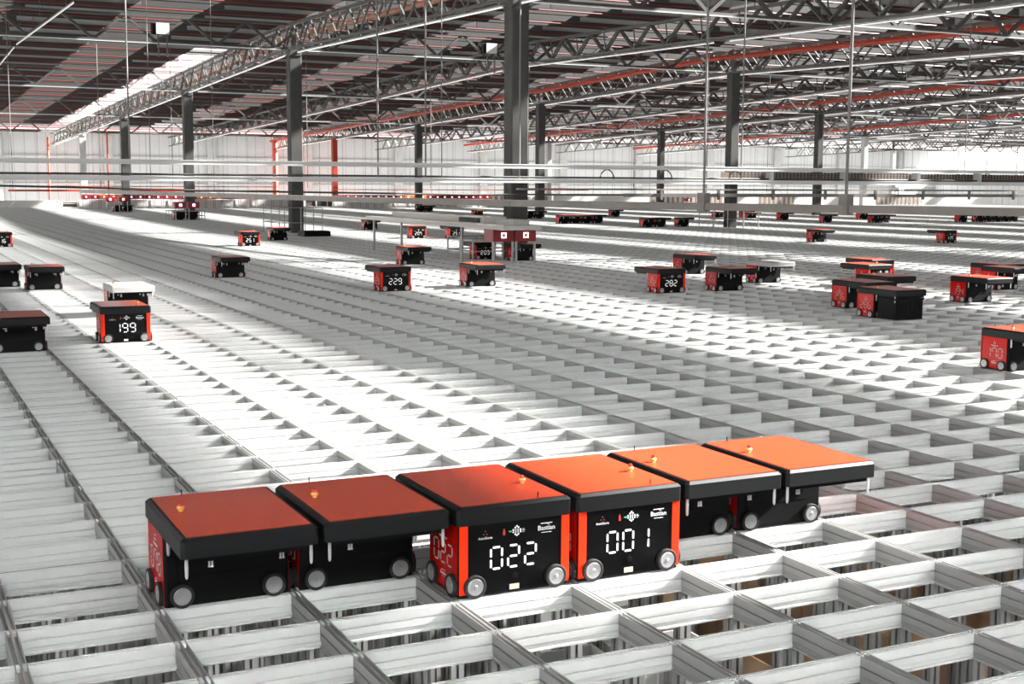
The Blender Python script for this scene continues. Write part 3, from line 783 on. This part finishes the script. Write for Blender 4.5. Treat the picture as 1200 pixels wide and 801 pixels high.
# ------------------------------------------------------------------ bins under the grid
def stack(i, k, top, mt, lab, cat='bin'):
    z = top - .33
    o = link('storage_bin', mt, None, (i * W + W / 2, k * D + D / 2, z)); tag(o, lab, cat)
    if mt is not binm:
        pass
    return o
for (mt_, cells, lab, grp) in ((binc, CT, 'tan storage bin in the stacks glimpsed under the grid at the lower right', 'tan bins stacked under the grid'), (binw, CW, 'sun patch white bin in the stacks glimpsed under the grid below the robot numbered 001', 'sun patch bins stacked under the grid')):
    for (i, k) in cells:
        for q in range(14):
            o = link('storage_bin', mt_, None, (i * W + W / 2, k * D + D / 2, FZ + .332 * q)); tag(o, lab, 'bin', grp)

# ------------------------------------------------------------------ light
FILL_POWER = 470.0
w = bpy.data.worlds.new('sky'); sc.world = w; w.use_nodes = True
bg = w.node_tree.nodes['Background']; bg.inputs[0].default_value = (.93, .97, 1, 1); bg.inputs[1].default_value = 1.3
sun = bpy.data.lights.new('sun', 'SUN'); sun.energy = 330.0; sun.angle = math.radians(2.2); sun.color = (1, .98, .95)
so = bpy.data.objects.new('sun', sun); col.objects.link(so); so.location = (40, -10, 30)
el = math.radians(32.5); az = math.radians(-8)
dirv = Vector((math.cos(el) * math.cos(az), math.cos(el) * math.sin(az), math.sin(el)))
so.rotation_euler = dirv.to_track_quat('Z', 'Y').to_euler()

# added fill lamps above and behind the viewer, brightening the foreground
for x in (-7, -3.5, 0, 3.5, 7, 10.5, 14):
    f = thing('fill_lamp', 'added square fill lamp, out of view, hung high beside the near wall', 'lamp', (x, Y0 + .35, 6.6), 0, 'added fill lamps beside the near wall')
    MB().box(-.45, .45, -.15, .0, -.3, .3).build('lamp_housing', M['rail'], f)
    MB().box(-.04, .04, -.11, -.03, .3, 2.7).build('hanging_pole', M['rail'], f)
    MB().box(-.40, .40, .0, .02, -.25, .25).build('lamp_lens', M['lamp'], f)
    al = bpy.data.lights.new('fill_light', 'AREA'); al.shape = 'RECTANGLE'; al.size = .8; al.size_y = .5; al.energy = FILL_POWER; al.color = (1, 1, .99)
    ao = bpy.data.objects.new('fill_light', al); col.objects.link(ao); ao.parent = f; ao.location = (0, .06, 0)
    ao.rotation_euler = Vector((0, -1, .55)).to_track_quat('Z', 'Y').to_euler()

# ------------------------------------------------------------------ camera
cam = bpy.data.cameras.new('camera'); co = bpy.data.objects.new('camera', cam); col.objects.link(co)
yaw, pitch, roll = -.4548, .1212, .0055
fwd = Vector((-math.sin(yaw) * math.cos(pitch), math.cos(yaw) * math.cos(pitch), -math.sin(pitch)))
right = Vector((math.cos(yaw), math.sin(yaw), 0)); up = right.cross(fwd)
r2 = right * math.cos(roll) + up * math.sin(roll); u2 = up * math.cos(roll) - right * math.sin(roll)
mt = Matrix((r2, u2, -fwd)).transposed().to_4x4(); mt.translation = (-.4854, -6.472, 2.1518)
co.matrix_world = mt
cam.sensor_width = 36; cam.lens = 1518.99 / 1200 * 36; cam.clip_end = 500; cam.clip_start = .05
sc.camera = co
sc.view_settings.view_transform = 'Standard'; sc.view_settings.look = 'None'; sc.view_settings.gamma = 1
sc.view_settings.use_curve_mapping = False; sc.view_settings.exposure = -0.34
sc.cycles.use_denoising = True
sc.cycles.max_bounces = 5; sc.cycles.diffuse_bounces = 2; sc.cycles.transparent_max_bounces = 16
sc.cycles.sample_clamp_indirect = 3; sc.cycles.blur_glossy = 1.0
